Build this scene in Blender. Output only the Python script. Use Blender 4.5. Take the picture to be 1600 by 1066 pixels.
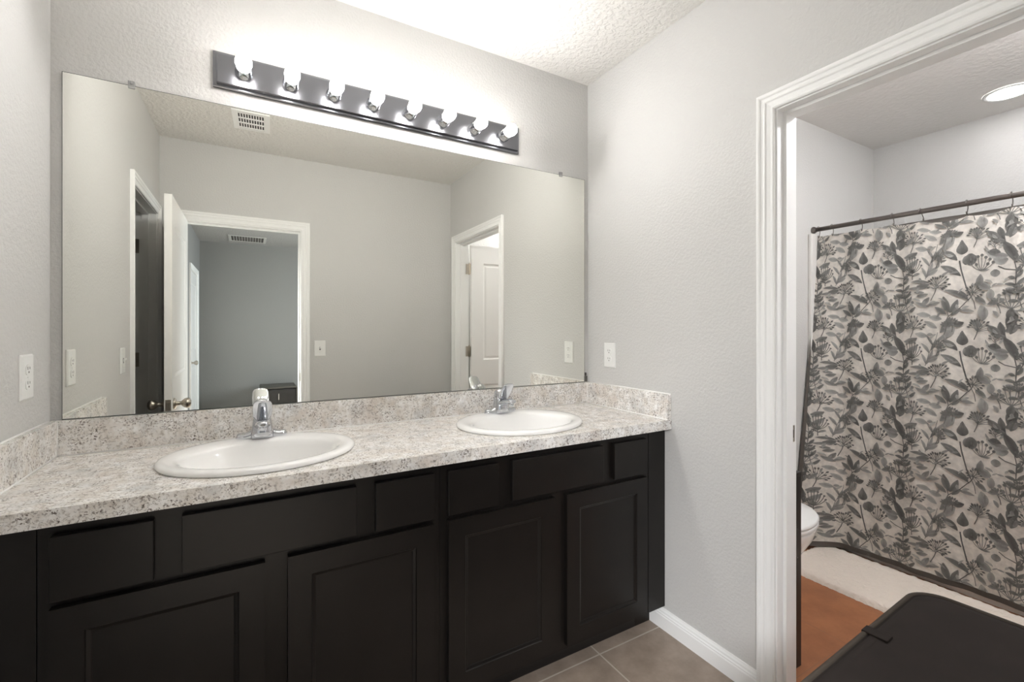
import bpy, bmesh, math, random
from mathutils import Vector, Matrix
from math import sin, cos, pi, radians

for o in list(bpy.data.objects):
    bpy.data.objects.remove(o)
C = bpy.context.scene.collection
SC = bpy.context.scene

# ------------------------------------------------------------------ camera
cd = bpy.data.cameras.new('camera')
cd.sensor_width = 36.0
cd.lens = 711.4 / 1600 * 36
cd.shift_y = -(533 - 514.95) / 1600
cd.clip_start = 0.01
cam = bpy.data.objects.new('camera', cd)
C.objects.link(cam)
cam.location = (0, -1.8844, 1.2864)
cam.rotation_euler = (radians(90), 0, radians(-29.917))
SC.camera = cam

# ------------------------------------------------------------------ world, exposure
w = bpy.data.worlds.new('sky')
SC.world = w
w.use_nodes = True
nt = w.node_tree
bg = nt.nodes['Background']
sky = nt.nodes.new('ShaderNodeTexSky')
sky.sky_type = 'HOSEK_WILKIE'
sky.sun_direction = (0.3, -0.5, 0.8)
nt.links.new(sky.outputs[0], bg.inputs[0])
bg.inputs[1].default_value = 1.6
SC.view_settings.view_transform = 'Standard'
SC.view_settings.look = 'None'
SC.view_settings.exposure = 0.6
SC.view_settings.gamma = 1.0
SC.view_settings.use_curve_mapping = False
SC.cycles.max_bounces = 14
SC.cycles.diffuse_bounces = 7
SC.cycles.glossy_bounces = 6
SC.cycles.blur_glossy = 3.0
SC.cycles.sample_clamp_indirect = 8.0

BULB_STRENGTH = 190.0
BULB_SIDE = 18.0
BULB_COLOR = (1.0, 0.99, 0.975)
RECESS_STRENGTH = 16.0
ADDED_DOME_STRENGTH = 82.0
DAY_POWER = 88.0
FILL_POWER = 430.0


def area(name, loc, rot, sx, sy, power, color):
    l = bpy.data.lights.new(name, 'AREA')
    l.shape = 'RECTANGLE'
    l.size, l.size_y = sx, sy
    l.energy = power
    l.color = color
    o = bpy.data.objects.new(name, l)
    C.objects.link(o)
    o.location = loc
    o.rotation_euler = rot
    return o


# daylight through the bedroom window, and an added fill light for the bathroom
area('daylight_and_fill', (3.62, -4.35, 1.45), (0, radians(90), 0), 1.3, 1.5, DAY_POWER, (0.80, 0.91, 1.0))
d_ = Vector((1.1, -1.1, 0.4)) - Vector((-1.35, -3.15, 2.6))
area('daylight_and_fill', (-1.35, -3.15, 2.6), d_.to_track_quat('-Z', 'Y').to_euler(), 0.9, 0.9, FILL_POWER, (0.97, 0.98, 1.0))  # added fill light, aimed through an invented window into the bathroom


# ------------------------------------------------------------------ materials
def lin(c):
    c = c / 255.0
    return c / 12.92 if c <= 0.04045 else ((c + 0.055) / 1.055) ** 2.4


def rgb(r, g, b):
    return (lin(r), lin(g), lin(b), 1)


def mat(name, col, rough=0.5, metal=0.0, spec=0.5, bump=None, emit=None, trans=0.0, coat=0.0, var=None):
    m = bpy.data.materials.new(name)
    m.use_nodes = True
    n = m.node_tree.nodes
    L = m.node_tree.links
    p = n['Principled BSDF']
    p.inputs['Base Color'].default_value = col
    p.inputs['Roughness'].default_value = rough
    p.inputs['Metallic'].default_value = metal
    p.inputs['Specular IOR Level'].default_value = spec
    p.inputs['Transmission Weight'].default_value = trans
    p.inputs['Coat Weight'].default_value = coat
    if emit:
        p.inputs['Emission Color'].default_value = (*emit[0], 1)
        p.inputs['Emission Strength'].default_value = emit[1]
    tc = n.new('ShaderNodeTexCoord')
    if bump:
        scale, strength, dist = bump[:3]
        t = n.new('ShaderNodeTexNoise')
        t.inputs['Scale'].default_value = scale
        t.inputs['Detail'].default_value = bump[3] if len(bump) > 3 else 2
        L.new(tc.outputs['Object'], t.inputs['Vector'])
        b = n.new('ShaderNodeBump')
        b.inputs['Strength'].default_value = strength
        b.inputs['Distance'].default_value = dist
        src = t.outputs['Fac']
        if len(bump) > 4:
            r = n.new('ShaderNodeValToRGB')
            r.color_ramp.elements[0].position = bump[4]
            r.color_ramp.elements[1].position = bump[5]
            L.new(src, r.inputs[0])
            src = r.outputs[0]
        L.new(src, b.inputs['Height'])
        L.new(b.outputs[0], p.inputs['Normal'])
    if var:
        scale, amt = var
        t = n.new('ShaderNodeTexNoise')
        t.inputs['Scale'].default_value = scale
        t.inputs['Detail'].default_value = 4
        L.new(tc.outputs['Object'], t.inputs['Vector'])
        r = n.new('ShaderNodeValToRGB')
        r.color_ramp.elements[0].position = 0.3
        r.color_ramp.elements[1].position = 0.7
        r.color_ramp.elements[0].color = tuple(c * (1 - amt) for c in col[:3]) + (1,)
        r.color_ramp.elements[1].color = tuple(min(1, c * (1 + amt)) for c in col[:3]) + (1,)
        L.new(t.outputs['Fac'], r.inputs[0])
        L.new(r.outputs[0], p.inputs['Base Color'])
    return m


M = {}
M['wall'] = mat('greige_wall_paint', rgb(209, 208, 206), 0.55, bump=(95, 0.24, 0.004, 3, 0.35, 0.65), spec=0.35)
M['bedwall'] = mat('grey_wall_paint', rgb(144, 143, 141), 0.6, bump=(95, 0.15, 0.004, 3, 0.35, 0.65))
M['ceil'] = mat('white_knockdown_ceiling', rgb(232, 230, 226), 0.7, bump=(42, 0.55, 0.006, 4, 0.42, 0.60))
M['ceil_fine'] = mat('white_fine_ceiling', rgb(230, 227, 224), 0.7, bump=(42, 0.2, 0.004, 4, 0.42, 0.60))
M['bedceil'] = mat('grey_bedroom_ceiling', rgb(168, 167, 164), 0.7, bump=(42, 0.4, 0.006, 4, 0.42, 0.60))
M['trim'] = mat('white_gloss_trim', rgb(246, 246, 245), 0.42)
M['door'] = mat('white_door_paint', rgb(244, 243, 241), 0.33)
M['plastic'] = mat('white_plastic', rgb(240, 240, 238), 0.3)
M['slot'] = mat('dark_slot', rgb(70, 66, 62), 0.5)
M['espresso'] = mat('espresso_cabinet', rgb(24, 21, 19), 0.36, spec=0.3, var=(9, 0.16), bump=(60, 0.05, 0.001))
M['toekick'] = mat('dark_toe_kick', rgb(22, 19, 18), 0.5)
M['porcelain'] = mat('white_porcelain', rgb(250, 249, 247), 0.12, spec=0.6, coat=0.4)
M['chrome'] = mat('chrome', rgb(205, 207, 211), 0.06, 1.0)
M['steel'] = mat('brushed_steel_plate', rgb(138, 139, 144), 0.24, 1.0, bump=(30, 0.05, 0.001, 6))
M['nickel'] = mat('satin_nickel', rgb(188, 181, 170), 0.28, 1.0)
M['bulb'] = mat('glowing_frosted_bulb', rgb(255, 250, 245), 0.4, emit=(BULB_COLOR, BULB_STRENGTH))
M['bulbside'] = mat('softly_glowing_bulb_side', rgb(255, 250, 245), 0.4, emit=(BULB_COLOR, BULB_SIDE))
M['bulbneck'] = mat('clear_bulb_neck', rgb(205, 208, 212), 0.06, spec=0.8, trans=0.9)
M['mirror'] = mat('mirror_silver', (0.885, 0.885, 0.835, 1), 0.0, 1.0)
M['mirroredge'] = mat('mirror_edge', rgb(70, 78, 74), 0.2)
M['clip'] = mat('clear_clip', rgb(235, 236, 236), 0.1, trans=0.6)
M['clipmetal'] = mat('grey_clip', rgb(120, 118, 114), 0.35, 0.8)
M['caulk'] = mat('white_caulk', rgb(242, 241, 238), 0.4)
M['curtainrod'] = mat('dark_nickel_rod', rgb(120, 114, 110), 0.3, 0.9)
M['liner'] = mat('charcoal_liner', rgb(92, 87, 82), 0.6)
M['fabric'] = mat('black_fabric', rgb(36, 30, 27), 0.85, spec=0.2, bump=(900, 0.25, 0.0005), var=(14, 0.10))
M['binding'] = mat('olive_binding', rgb(62, 55, 48), 0.8, spec=0.2, bump=(700, 0.3, 0.0006))
M['darkcab'] = mat('dark_brown_board', rgb(38, 32, 30), 0.4)
M['mat'] = mat('cream_shag', rgb(240, 229, 217), 0.95, spec=0.1, bump=(70, 0.7, 0.01, 4))
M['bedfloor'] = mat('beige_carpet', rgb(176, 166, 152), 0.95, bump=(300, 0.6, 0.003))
M['blackgloss'] = mat('black_gloss', rgb(14, 15, 18), 0.18)
M['blacktop'] = mat('dark_grey_top', rgb(84, 80, 74), 0.5)
M['glassp'] = mat('window_glass', rgb(250, 252, 252), 0.0, trans=1.0)
M['lens'] = mat('lit_diffuser', rgb(255, 250, 240), 0.4, emit=((1.0, 0.985, 0.98), RECESS_STRENGTH))
M['dome'] = mat('added_lamp_opal_glass', rgb(250, 250, 250), 0.3, emit=((0.99, 0.985, 1.0), ADDED_DOME_STRENGTH))
M['ventdark'] = mat('vent_dark', rgb(70, 70, 68), 0.7)
M['ventgrey'] = mat('grey_white_vent', rgb(196, 196, 192), 0.5)
M['tub'] = mat('white_acrylic', rgb(228, 226, 222), 0.2)


def granite():
    m = bpy.data.materials.new('speckled_granite_laminate')
    m.use_nodes = True
    n = m.node_tree.nodes
    L = m.node_tree.links
    p = n['Principled BSDF']
    p.inputs['Roughness'].default_value = 0.27
    p.inputs['Specular IOR Level'].default_value = 0.55
    tc = n.new('ShaderNodeTexCoord')

    def noise(scale, detail, rough=0.6, off=(0, 0, 0), dist=0.0):
        mp = n.new('ShaderNodeMapping')
        mp.inputs['Location'].default_value = off
        L.new(tc.outputs['Object'], mp.inputs[0])
        t = n.new('ShaderNodeTexNoise')
        t.inputs['Scale'].default_value = scale
        t.inputs['Detail'].default_value = detail
        t.inputs['Roughness'].default_value = rough
        t.inputs['Distortion'].default_value = dist
        L.new(mp.outputs[0], t.inputs['Vector'])
        return t.outputs['Fac']

    def ramp(src, a, b, ca=(0, 0, 0, 1), cb=(1, 1, 1, 1)):
        r = n.new('ShaderNodeValToRGB')
        r.color_ramp.elements[0].position = a
        r.color_ramp.elements[1].position = b
        r.color_ramp.elements[0].color = ca
        r.color_ramp.elements[1].color = cb
        L.new(src, r.inputs[0])
        return r.outputs[0]

    def mix(f, a, b):
        x = n.new('ShaderNodeMix')
        x.data_type = 'RGBA'
        L.new(f, x.inputs['Factor'])
        L.new(a, x.inputs['A'])
        if isinstance(b, tuple):
            x.inputs['B'].default_value = b
        else:
            L.new(b, x.inputs['B'])
        return x.outputs['Result']

    def mul(a, b):
        x = n.new('ShaderNodeMath')
        x.operation = 'MULTIPLY'
        L.new(a, x.inputs[0])
        L.new(b, x.inputs[1])
        return x.outputs[0]

    base = ramp(noise(26, 5, 0.65), 0.32, 0.68, rgb(224, 217, 208), rgb(255, 254, 253))
    base = mix(ramp(noise(9, 4, 0.6, (3, 1, 7)), 0.52, 0.66, (0, 0, 0, 1), (0.55,) * 3 + (1,)), base, rgb(212, 199, 188))
    base = mix(ramp(noise(12, 4, 0.6, (8, 4, 1)), 0.50, 0.68, (0, 0, 0, 1), (0.6,) * 3 + (1,)), base, rgb(204, 205, 205))
    # dark clustered flecks
    cl = ramp(noise(30, 3, 0.6, (5, 9, 2)), 0.42, 0.60)
    f1 = ramp(noise(190, 3, 0.6, (1, 2, 3), 0.6), 0.53, 0.61)
    base = mix(mul(f1, cl), base, rgb(104, 94, 86))
    f2 = ramp(noise(110, 4, 0.65, (6, 2, 9), 0.4), 0.53, 0.64, (0, 0, 0, 1), (0.7,) * 3 + (1,))
    base = mix(f2, base, rgb(166, 156, 146))
    f3 = ramp(noise(95, 2, 0.5, (2, 7, 4), 1.0), 0.66, 0.72, (0, 0, 0, 1), (0.75,) * 3 + (1,))
    base = mix(f3, base, rgb(96, 84, 76))
    L.new(base, p.inputs['Base Color'])
    return m


M['granite'] = granite()


def tile(name, c1, c2, grout, ox, oy, size, gw, rough):
    m = bpy.data.materials.new(name)
    m.use_nodes = True
    n = m.node_tree.nodes
    L = m.node_tree.links
    p = n['Principled BSDF']
    p.inputs['Roughness'].default_value = rough
    g = n.new('ShaderNodeNewGeometry')
    sep = n.new('ShaderNodeSeparateXYZ')
    L.new(g.outputs['Position'], sep.inputs[0])

    def math_(op, a, b=None):
        x = n.new('ShaderNodeMath')
        x.operation = op
        for i, v in enumerate((a, b)):
            if v is None:
                continue
            if isinstance(v, (int, float)):
                x.inputs[i].default_value = v
            else:
                L.new(v, x.inputs[i])
        return x.outputs[0]

    ds = []
    for ax, o in (('X', ox), ('Y', oy)):
        t = math_('DIVIDE', math_('SUBTRACT', sep.outputs[ax], o), size)
        fr = math_('FRACT', math_('ADD', t, 0.5))
        ds.append(math_('ABSOLUTE', math_('SUBTRACT', fr, 0.5)))
    d = math_('MINIMUM', ds[0], ds[1])
    f = math_('LESS_THAN', d, gw / size / 2)
    t = n.new('ShaderNodeTexNoise')
    t.inputs['Scale'].default_value = 9
    t.inputs['Detail'].default_value = 8
    t.inputs['Roughness'].default_value = 0.65
    L.new(g.outputs['Position'], t.inputs['Vector'])
    r = n.new('ShaderNodeValToRGB')
    r.color_ramp.elements[0].position = 0.3
    r.color_ramp.elements[1].position = 0.72
    r.color_ramp.elements[0].color = c1
    r.color_ramp.elements[1].color = c2
    L.new(t.outputs['Fac'], r.inputs[0])
    x = n.new('ShaderNodeMix')
    x.data_type = 'RGBA'
    L.new(f, x.inputs['Factor'])
    L.new(r.outputs[0], x.inputs['A'])
    x.inputs['B'].default_value = grout
    L.new(x.outputs['Result'], p.inputs['Base Color'])
    b = n.new('ShaderNodeBump')
    b.inputs['Strength'].default_value = 0.4
    b.inputs['Distance'].default_value = 0.002
    L.new(math_('SUBTRACT', 1.0, f), b.inputs['Height'])
    L.new(b.outputs[0], p.inputs['Normal'])
    return m


M['tile'] = tile('taupe_floor_tile', rgb(130, 116, 104), rgb(164, 148, 134), rgb(186, 176, 164), 1.2, -0.495, 0.457, 0.006, 0.45)
M['tile_warm_light'] = tile('floor_tinted_by_warm_light', rgb(150, 96, 64), rgb(176, 118, 80), rgb(150, 104, 76), 1.2, -0.495, 0.457, 0.004, 0.5)  # warm light cast painted into the tile colour


def curtain_mat(name, transl):
    m = bpy.data.materials.new(name)
    m.use_nodes = True
    n = m.node_tree.nodes
    L = m.node_tree.links
    p = n['Principled BSDF']
    p.inputs['Roughness'].default_value = 0.9
    p.inputs['Specular IOR Level'].default_value = 0.1
    a = n.new('ShaderNodeVertexColor')
    a.layer_name = 'ink'
    tc = n.new('ShaderNodeTexCoord')
    t = n.new('ShaderNodeTexNoise')
    t.inputs['Scale'].default_value = 45
    t.inputs['Detail'].default_value = 4
    L.new(tc.outputs['Object'], t.inputs['Vector'])
    r = n.new('ShaderNodeMapRange')
    r.inputs['From Min'].default_value = 0.3
    r.inputs['From Max'].default_value = 0.7
    r.inputs['To Min'].default_value = 0.86
    r.inputs['To Max'].default_value = 1.12
    L.new(t.outputs['Fac'], r.inputs[0])
    v = n.new('ShaderNodeVectorMath')
    v.operation = 'SCALE'
    L.new(a.outputs['Color'], v.inputs[0])
    L.new(r.outputs[0], v.inputs['Scale'])
    L.new(v.outputs[0], p.inputs['Base Color'])
    tr = n.new('ShaderNodeBsdfTranslucent')
    L.new(v.outputs[0], tr.inputs[0])
    mx = n.new('ShaderNodeMixShader')
    mx.inputs[0].default_value = transl
    L.new(p.outputs[0], mx.inputs[1])
    L.new(tr.outputs[0], mx.inputs[2])
    L.new(mx.outputs[0], n['Material Output'].inputs[0])
    return m


M['curtain'] = curtain_mat('botanical_curtain_fabric', 0.25)


# ------------------------------------------------------------------ mesh builder
class MB:
    def __init__(self):
        self.v, self.f, self.fm, self.sm = [], [], [], []

    def add(self, verts, faces, m=0, smooth=False):
        o = len(self.v)
        self.v += [tuple(p) for p in verts]
        for fc in faces:
            self.f.append([i + o for i in fc])
            self.fm.append(m)
            self.sm.append(smooth)
        return self

    def box(self, a, b, bev=0.0, m=0):
        (x0, y0, z0), (x1, y1, z1) = a, b
        x0, x1 = min(x0, x1), max(x0, x1)
        y0, y1 = min(y0, y1), max(y0, y1)
        z0, z1 = min(z0, z1), max(z0, z1)
        if bev <= 0:
            vs = [(x, y, z) for z in (z0, z1) for y in (y0, y1) for x in (x0, x1)]
            return self.add(vs, [(0, 2, 3, 1), (4, 5, 7, 6), (0, 1, 5, 4), (2, 6, 7, 3), (0, 4, 6, 2), (1, 3, 7, 5)], m)
        bm = bmesh.new()
        bmesh.ops.create_cube(bm, size=1)
        for v in bm.verts:
            v.co = Vector(((x0 + x1) / 2 + v.co.x * (x1 - x0), (y0 + y1) / 2 + v.co.y * (y1 - y0), (z0 + z1) / 2 + v.co.z * (z1 - z0)))
        bmesh.ops.bevel(bm, geom=bm.edges[:], offset=bev, segments=2, affect='EDGES', profile=0.5)
        self.bm(bm, m)
        return self

    def bm(self, bm, m=0, smooth=False):
        bm.verts.index_update()
        self.add([v.co[:] for v in bm.verts], [[v.index for v in f.verts] for f in bm.faces], m, smooth)
        bm.free()

    def rings(self, rings, cap0=True, cap1=True, m=0, smooth=True, closed=True):
        n = len(rings[0])
        vs = [p for r in rings for p in r]
        fs = []
        for i in range(len(rings) - 1):
            for j in range(n if closed else n - 1):
                k = (j + 1) % n
                fs.append((i * n + j, i * n + k, (i + 1) * n + k, (i + 1) * n + j))
        o = len(self.v)
        self.add(vs, fs, m, smooth)
        if cap0:
            self.f.append([o + j for j in reversed(range(n))]); self.fm.append(m); self.sm.append(False)
        if cap1:
            self.f.append([o + (len(rings) - 1) * n + j for j in range(n)]); self.fm.append(m); self.sm.append(False)
        return self

    def lathe(self, prof, origin=(0, 0, 0), axis=(0, 0, 1), n=32, m=0, cap0=True, cap1=True, smooth=True):
        a = Vector(axis).normalized()
        u = a.orthogonal().normalized()
        v = a.cross(u)
        O = Vector(origin)
        rs = [[O + a * h + (u * cos(2 * pi * j / n) + v * sin(2 * pi * j / n)) * r for j in range(n)] for r, h in prof]
        return self.rings(rs, cap0, cap1, m, smooth)

    def tube(self, pts, rad, n=10, m=0, cap=True):
        pts = [Vector(p) for p in pts]
        rads = rad if isinstance(rad, (list, tuple)) else [rad] * len(pts)
        rs = []
        up = None
        for i, p in enumerate(pts):
            t = (pts[min(i + 1, len(pts) - 1)] - pts[max(i - 1, 0)]).normalized()
            if up is None:
                up = t.orthogonal().normalized()
            up = (up - t * up.dot(t)).normalized()
            s = t.cross(up)
            rs.append([p + (up * cos(2 * pi * j / n) + s * sin(2 * pi * j / n)) * rads[i] for j in range(n)])
        return self.rings(rs, cap, cap, m, True)

    def shift(self, d):
        self.v = [(x + d[0], y + d[1], z + d[2]) for x, y, z in self.v]
        return self

    def xf(self, mt):
        self.v = [tuple(mt @ Vector(p)) for p in self.v]
        return self

    def build(self, name, mats, parent=None, loc=(0, 0, 0)):
        me = bpy.data.meshes.new(name)
        me.from_pydata(self.v, [], self.f)
        for x in (mats if isinstance(mats, (list, tuple)) else [mats]):
            me.materials.append(x)
        me.polygons.foreach_set('material_index', self.fm)
        me.polygons.foreach_set('use_smooth', self.sm)
        me.update()
        bm = bmesh.new()
        bm.from_mesh(me)
        bmesh.ops.recalc_face_normals(bm, faces=bm.faces[:])
        bm.to_mesh(me)
        bm.free()
        o = bpy.data.objects.new(name, me)
        C.objects.link(o)
        o.location = loc
        if parent:
            o.parent = parent
        return o


def tag(o, label=None, cat=None, group=None, kind=None):
    if label: o['label'] = label
    if cat: o['category'] = cat
    if group: o['group'] = group
    if kind: o['kind'] = kind
    return o


def empty(name, loc, label, cat, group=None, kind=None, rz=0):
    o = bpy.data.objects.new(name, None)
    o.empty_display_size = 0.05
    C.objects.link(o)
    o.location = loc
    o.rotation_euler = (0, 0, rz)
    return tag(o, label, cat, group, kind)


def boxes(name, m, lst, kind=None, parent=None, label=None, cat=None, bev=0):
    b = MB()
    for a, c in lst:
        b.box(a, c, bev)
    o = b.build(name, m, parent)
    return tag(o, label, cat, None, kind)


S = 'structure'
xl, xr, yb, H, T = -0.522, 1.546, -1.915, 2.573, 0.115
xo = xr + T                      # far face of the right wall
yt, xt, ht = -0.40, 3.74, 2.53   # toilet room: left wall, tub wall, ceiling
ybo = yb - T
JR0, JR1 = -0.997, -1.782        # doorway in the right wall
JL0, JL1 = -1.13, -1.812         # doorway in the left wall
JB0, JB1 = -0.402, 0.331         # doorway in the rear wall
DH = 2.03
WT = 2.62

# ------------------------------------------------------------------ shell
boxes('wall_vanity', M['wall'], [((xl - T, 0, 0), (xo, 0.1, WT))], S, label='greige textured wall behind the long mirror and vanity', cat='wall')
boxes('wall_right', M['wall'], [((xr, 0, 0), (xo, JR0 + 0.019, WT)), ((xr, JR0 + 0.019, DH + 0.019), (xo, JR1 - 0.019, WT)), ((xr, JR1 - 0.019, 0), (xo, yb, WT))], S, label='greige wall with the doorway to the toilet room', cat='wall')
boxes('wall_left', M['wall'], [((xl - T, 0, 0), (xl, JL0 + 0.019, WT)), ((xl - T, JL0 + 0.019, DH + 0.019), (xl, JL1 - 0.019, WT)), ((xl - T, JL1 - 0.019, 0), (xl, yb, WT))], S, label='greige wall at the left end of the vanity', cat='wall')
boxes('wall_rear', M['wall'], [((-2.0, ybo, 0), (JB0 - 0.019, yb, WT)), ((JB0 - 0.019, ybo, DH + 0.019), (JB1 + 0.019, yb, WT)), ((JB1 + 0.019, ybo, 0), (3.9, yb, WT))], S, label='greige wall opposite the mirror with the bedroom doorway', cat='wall')
boxes('floor', M['tile'], [((-2.0, ybo + 0.03, -0.1), (xo - 0.05, 0.1, 0))], S, label='taupe square tile floor before the vanity', cat='floor')
boxes('ceiling', M['ceil'], [((-2.0, ybo, H), (xo, 0.1, H + 0.1))], S, label='white textured ceiling over the vanity', cat='ceiling')
# toilet room
boxes('wall_toilet', M['wall'], [((xo, yt, 0), (xt + 0.1, yt + 0.1, WT))], S, label='plain wall at the end of the bathtub', cat='wall')
boxes('wall_bathtub', M['wall'], [((xt, ybo, 0), (xt + 0.1, yt, WT))], S, label='plain wall behind the floral shower curtain', cat='wall')
boxes('floor_toilet', M['tile_warm_light'], [((xo - 0.05, ybo, -0.1), (xt + 0.1, yt + 0.1, 0))], S, label='toilet room tile floor coloured brown to carry a warm light cast', cat='floor')
boxes('ceiling_toilet', M['ceil_fine'], [((xo, ybo, ht), (xt + 0.1, yt + 0.1, ht + 0.09))], S, label='ceiling of the toilet room with the recessed light', cat='ceiling')
# closet behind the left doorway
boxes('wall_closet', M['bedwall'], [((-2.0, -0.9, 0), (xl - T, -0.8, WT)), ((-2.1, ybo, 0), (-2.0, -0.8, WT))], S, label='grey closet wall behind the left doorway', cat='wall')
# bedroom
BX0, BX1, BY1 = -0.632, 3.4, -6.1
BD0, BD1 = -4.87, -5.69
W2A, W2B, W2Z0, W2Z1 = -2.45, -4.1, 0.55, 2.1  # opening of the added window, cut to pass the fill light
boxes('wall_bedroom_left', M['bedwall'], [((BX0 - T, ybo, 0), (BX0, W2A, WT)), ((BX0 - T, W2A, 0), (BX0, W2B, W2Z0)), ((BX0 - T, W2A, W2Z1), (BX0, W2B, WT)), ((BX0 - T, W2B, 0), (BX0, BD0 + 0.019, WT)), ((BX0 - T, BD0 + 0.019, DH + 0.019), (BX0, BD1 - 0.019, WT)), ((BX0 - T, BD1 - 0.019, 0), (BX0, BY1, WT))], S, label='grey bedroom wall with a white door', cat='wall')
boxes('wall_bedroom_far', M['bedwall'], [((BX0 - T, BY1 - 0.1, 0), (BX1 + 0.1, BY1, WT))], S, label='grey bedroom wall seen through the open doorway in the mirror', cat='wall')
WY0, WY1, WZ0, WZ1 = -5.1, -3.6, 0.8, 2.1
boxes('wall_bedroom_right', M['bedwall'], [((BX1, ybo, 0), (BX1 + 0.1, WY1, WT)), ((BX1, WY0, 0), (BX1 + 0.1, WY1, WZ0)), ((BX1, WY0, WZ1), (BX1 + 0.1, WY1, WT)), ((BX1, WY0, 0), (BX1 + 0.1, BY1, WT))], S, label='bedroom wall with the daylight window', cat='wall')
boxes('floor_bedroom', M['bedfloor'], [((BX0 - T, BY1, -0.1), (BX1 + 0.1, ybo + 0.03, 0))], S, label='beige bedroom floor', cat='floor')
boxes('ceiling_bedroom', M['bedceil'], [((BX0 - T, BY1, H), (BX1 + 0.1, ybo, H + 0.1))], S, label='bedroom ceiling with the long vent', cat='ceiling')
win = boxes('window_1', M['trim'], [((BX1 - 0.015, WY0 - 0.05, WZ0 - 0.05), (BX1 + 0.02, WY0, WZ1 + 0.05)), ((BX1 - 0.015, WY1, WZ0 - 0.05), (BX1 + 0.02, WY1 + 0.05, WZ1 + 0.05)), ((BX1 - 0.015, WY0, WZ1), (BX1 + 0.02, WY1, WZ1 + 0.05)), ((BX1 - 0.04, WY0 - 0.05, WZ0 - 0.05), (BX1 + 0.02, WY1 + 0.05, WZ0)), ((BX1 + 0.03, WY0, 1.43), (BX1 + 0.06, WY1, 1.47))], S, label='white framed bedroom window', cat='window')

boxes('added_window', M['trim'], [((BX0 - 0.02, W2A, W2Z0 - 0.05), (BX0 + 0.015, W2A + 0.05, W2Z1 + 0.05)), ((BX0 - 0.02, W2B - 0.05, W2Z0 - 0.05), (BX0 + 0.015, W2B, W2Z1 + 0.05)), ((BX0 - 0.02, W2B, W2Z1), (BX0 + 0.015, W2A, W2Z1 + 0.05)), ((BX0 - 0.02, W2B - 0.05, W2Z0 - 0.05), (BX0 + 0.04, W2A + 0.05, W2Z0)), ((BX0 - 0.06, W2B, 1.31), (BX0 - 0.03, W2A, 1.35))], S, label='added white framed bedroom window that lets in the bathroom fill light', cat='window')

# ------------------------------------------------------------------ casings, jambs, baseboards
CAS = [(0.0, 0.0), (0.0, 0.008), (0.005, 0.011), (0.010, 0.011), (0.012, 0.008), (0.016, 0.009), (0.026, 0.011), (0.030, 0.0145), (0.035, 0.0145), (0.037, 0.012), (0.043, 0.0135), (0.047, 0.017), (0.052, 0.0185), (0.057, 0.0185), (0.059, 0.016), (0.059, 0.0)]


def casing_mb(axis, plane, sgn, a0, a1, top, b=None):
    """U-shaped moulding round an opening between a0 and a1 on the wall face `plane`; sgn = outward side."""
    b = b or MB()
    lo, hi = min(a0, a1) - 0.005, max(a0, a1) + 0.005
    zt = top + 0.005
    st = []
    for k in range(4):
        ring = []
        for o, d in CAS:
            a = (lo - o) if k < 2 else (hi + o)
            z = 0.0 if k in (0, 3) else zt + o
            p = plane + sgn * d
            ring.append((p, a, z) if axis == 'x' else (a, p, z))
        st.append(ring)
    b.rings(st, True, True, 0, False, closed=True)
    return b


def jamb_mb(axis, p0, p1, a0, a1, top, stop, b=None):
    """lining of an opening through a wall between faces p0 and p1, with a stop strip at `stop` (lo, hi)."""
    b = b or MB()
    lo, hi = min(a0, a1), max(a0, a1)
    t = 0.0185

    def bx(pa, pb, aa, ab, za, zb):
        if axis == 'x':
            b.box((pa, aa, za), (pb, ab, zb))
        else:
            b.box((aa, pa, za), (ab, pb, zb))
    bx(p0, p1, lo - t, lo, 0, top + t)
    bx(p0, p1, hi, hi + t, 0, top + t)
    bx(p0, p1, lo, hi, top, top + t)
    s0, s1 = stop
    bx(s0, s1, lo, lo + 0.011, 0, top)
    bx(s0, s1, hi - 0.011, hi, 0, top)
    bx(s0, s1, lo + 0.011, hi - 0.011, top - 0.011, top)
    return b


def frame(nm, axis, pin, pout, sin_, a0, a1, stop, label):
    b = casing_mb(axis, pin, sin_, a0, a1, DH)
    casing_mb(axis, pout, -sin_, a0, a1, DH, b)
    o = b.build(nm, M['trim'])
    tag(o, label, 'door trim', None, S)
    jamb_mb(axis, pin + sin_ * 0.0, pout, a0, a1, DH, stop).build('jamb', M['trim'], o)
    return o


tr1 = frame('trim_1', 'x', xr, xo, -1, JR0, JR1, (xr + 0.035, xr + 0.075), 'white moulded casing around the toilet room doorway')
tr2 = frame('trim_2', 'x', xl, xl - T, 1, JL0, JL1, (xl - 0.075, xl - 0.04), 'white moulded casing around the dim doorway in the left wall')
tr3 = frame('trim_3', 'y', yb, ybo, 1, JB0, JB1, (yb - 0.075, yb - 0.04), 'white moulded casing around the bedroom doorway')
tr4 = frame('trim_4', 'x', BX0, BX0 - T, 1, BD0, BD1, (BX0 - 0.075, BX0 - 0.04), 'white casing around the bedroom side door')
# strike plates
MB().box((xr + 0.079, JR0 - 0.0015, 0.895), (xr + 0.103, JR0 + 0.001, 0.952)).box((xr + 0.086, JR0 - 0.0018, 0.91), (xr + 0.097, JR0 - 0.001, 0.937), m=1).build('strike_plate', [M['nickel'], M['slot']], tr1)
MB().box((JB1 - 0.0015, yb - 0.031, 0.895), (JB1 + 0.001, yb - 0.006, 0.955)).build('strike_plate', M['nickel'], tr3)

BBP = [(0, 0), (0.0135, 0), (0.0135, 0.055), (0.011, 0.060), (0.0125, 0.064), (0.009, 0.069), (0.0085, 0.075), (0.005, 0.081), (0.004, 0.086), (0, 0.086)]


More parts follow.
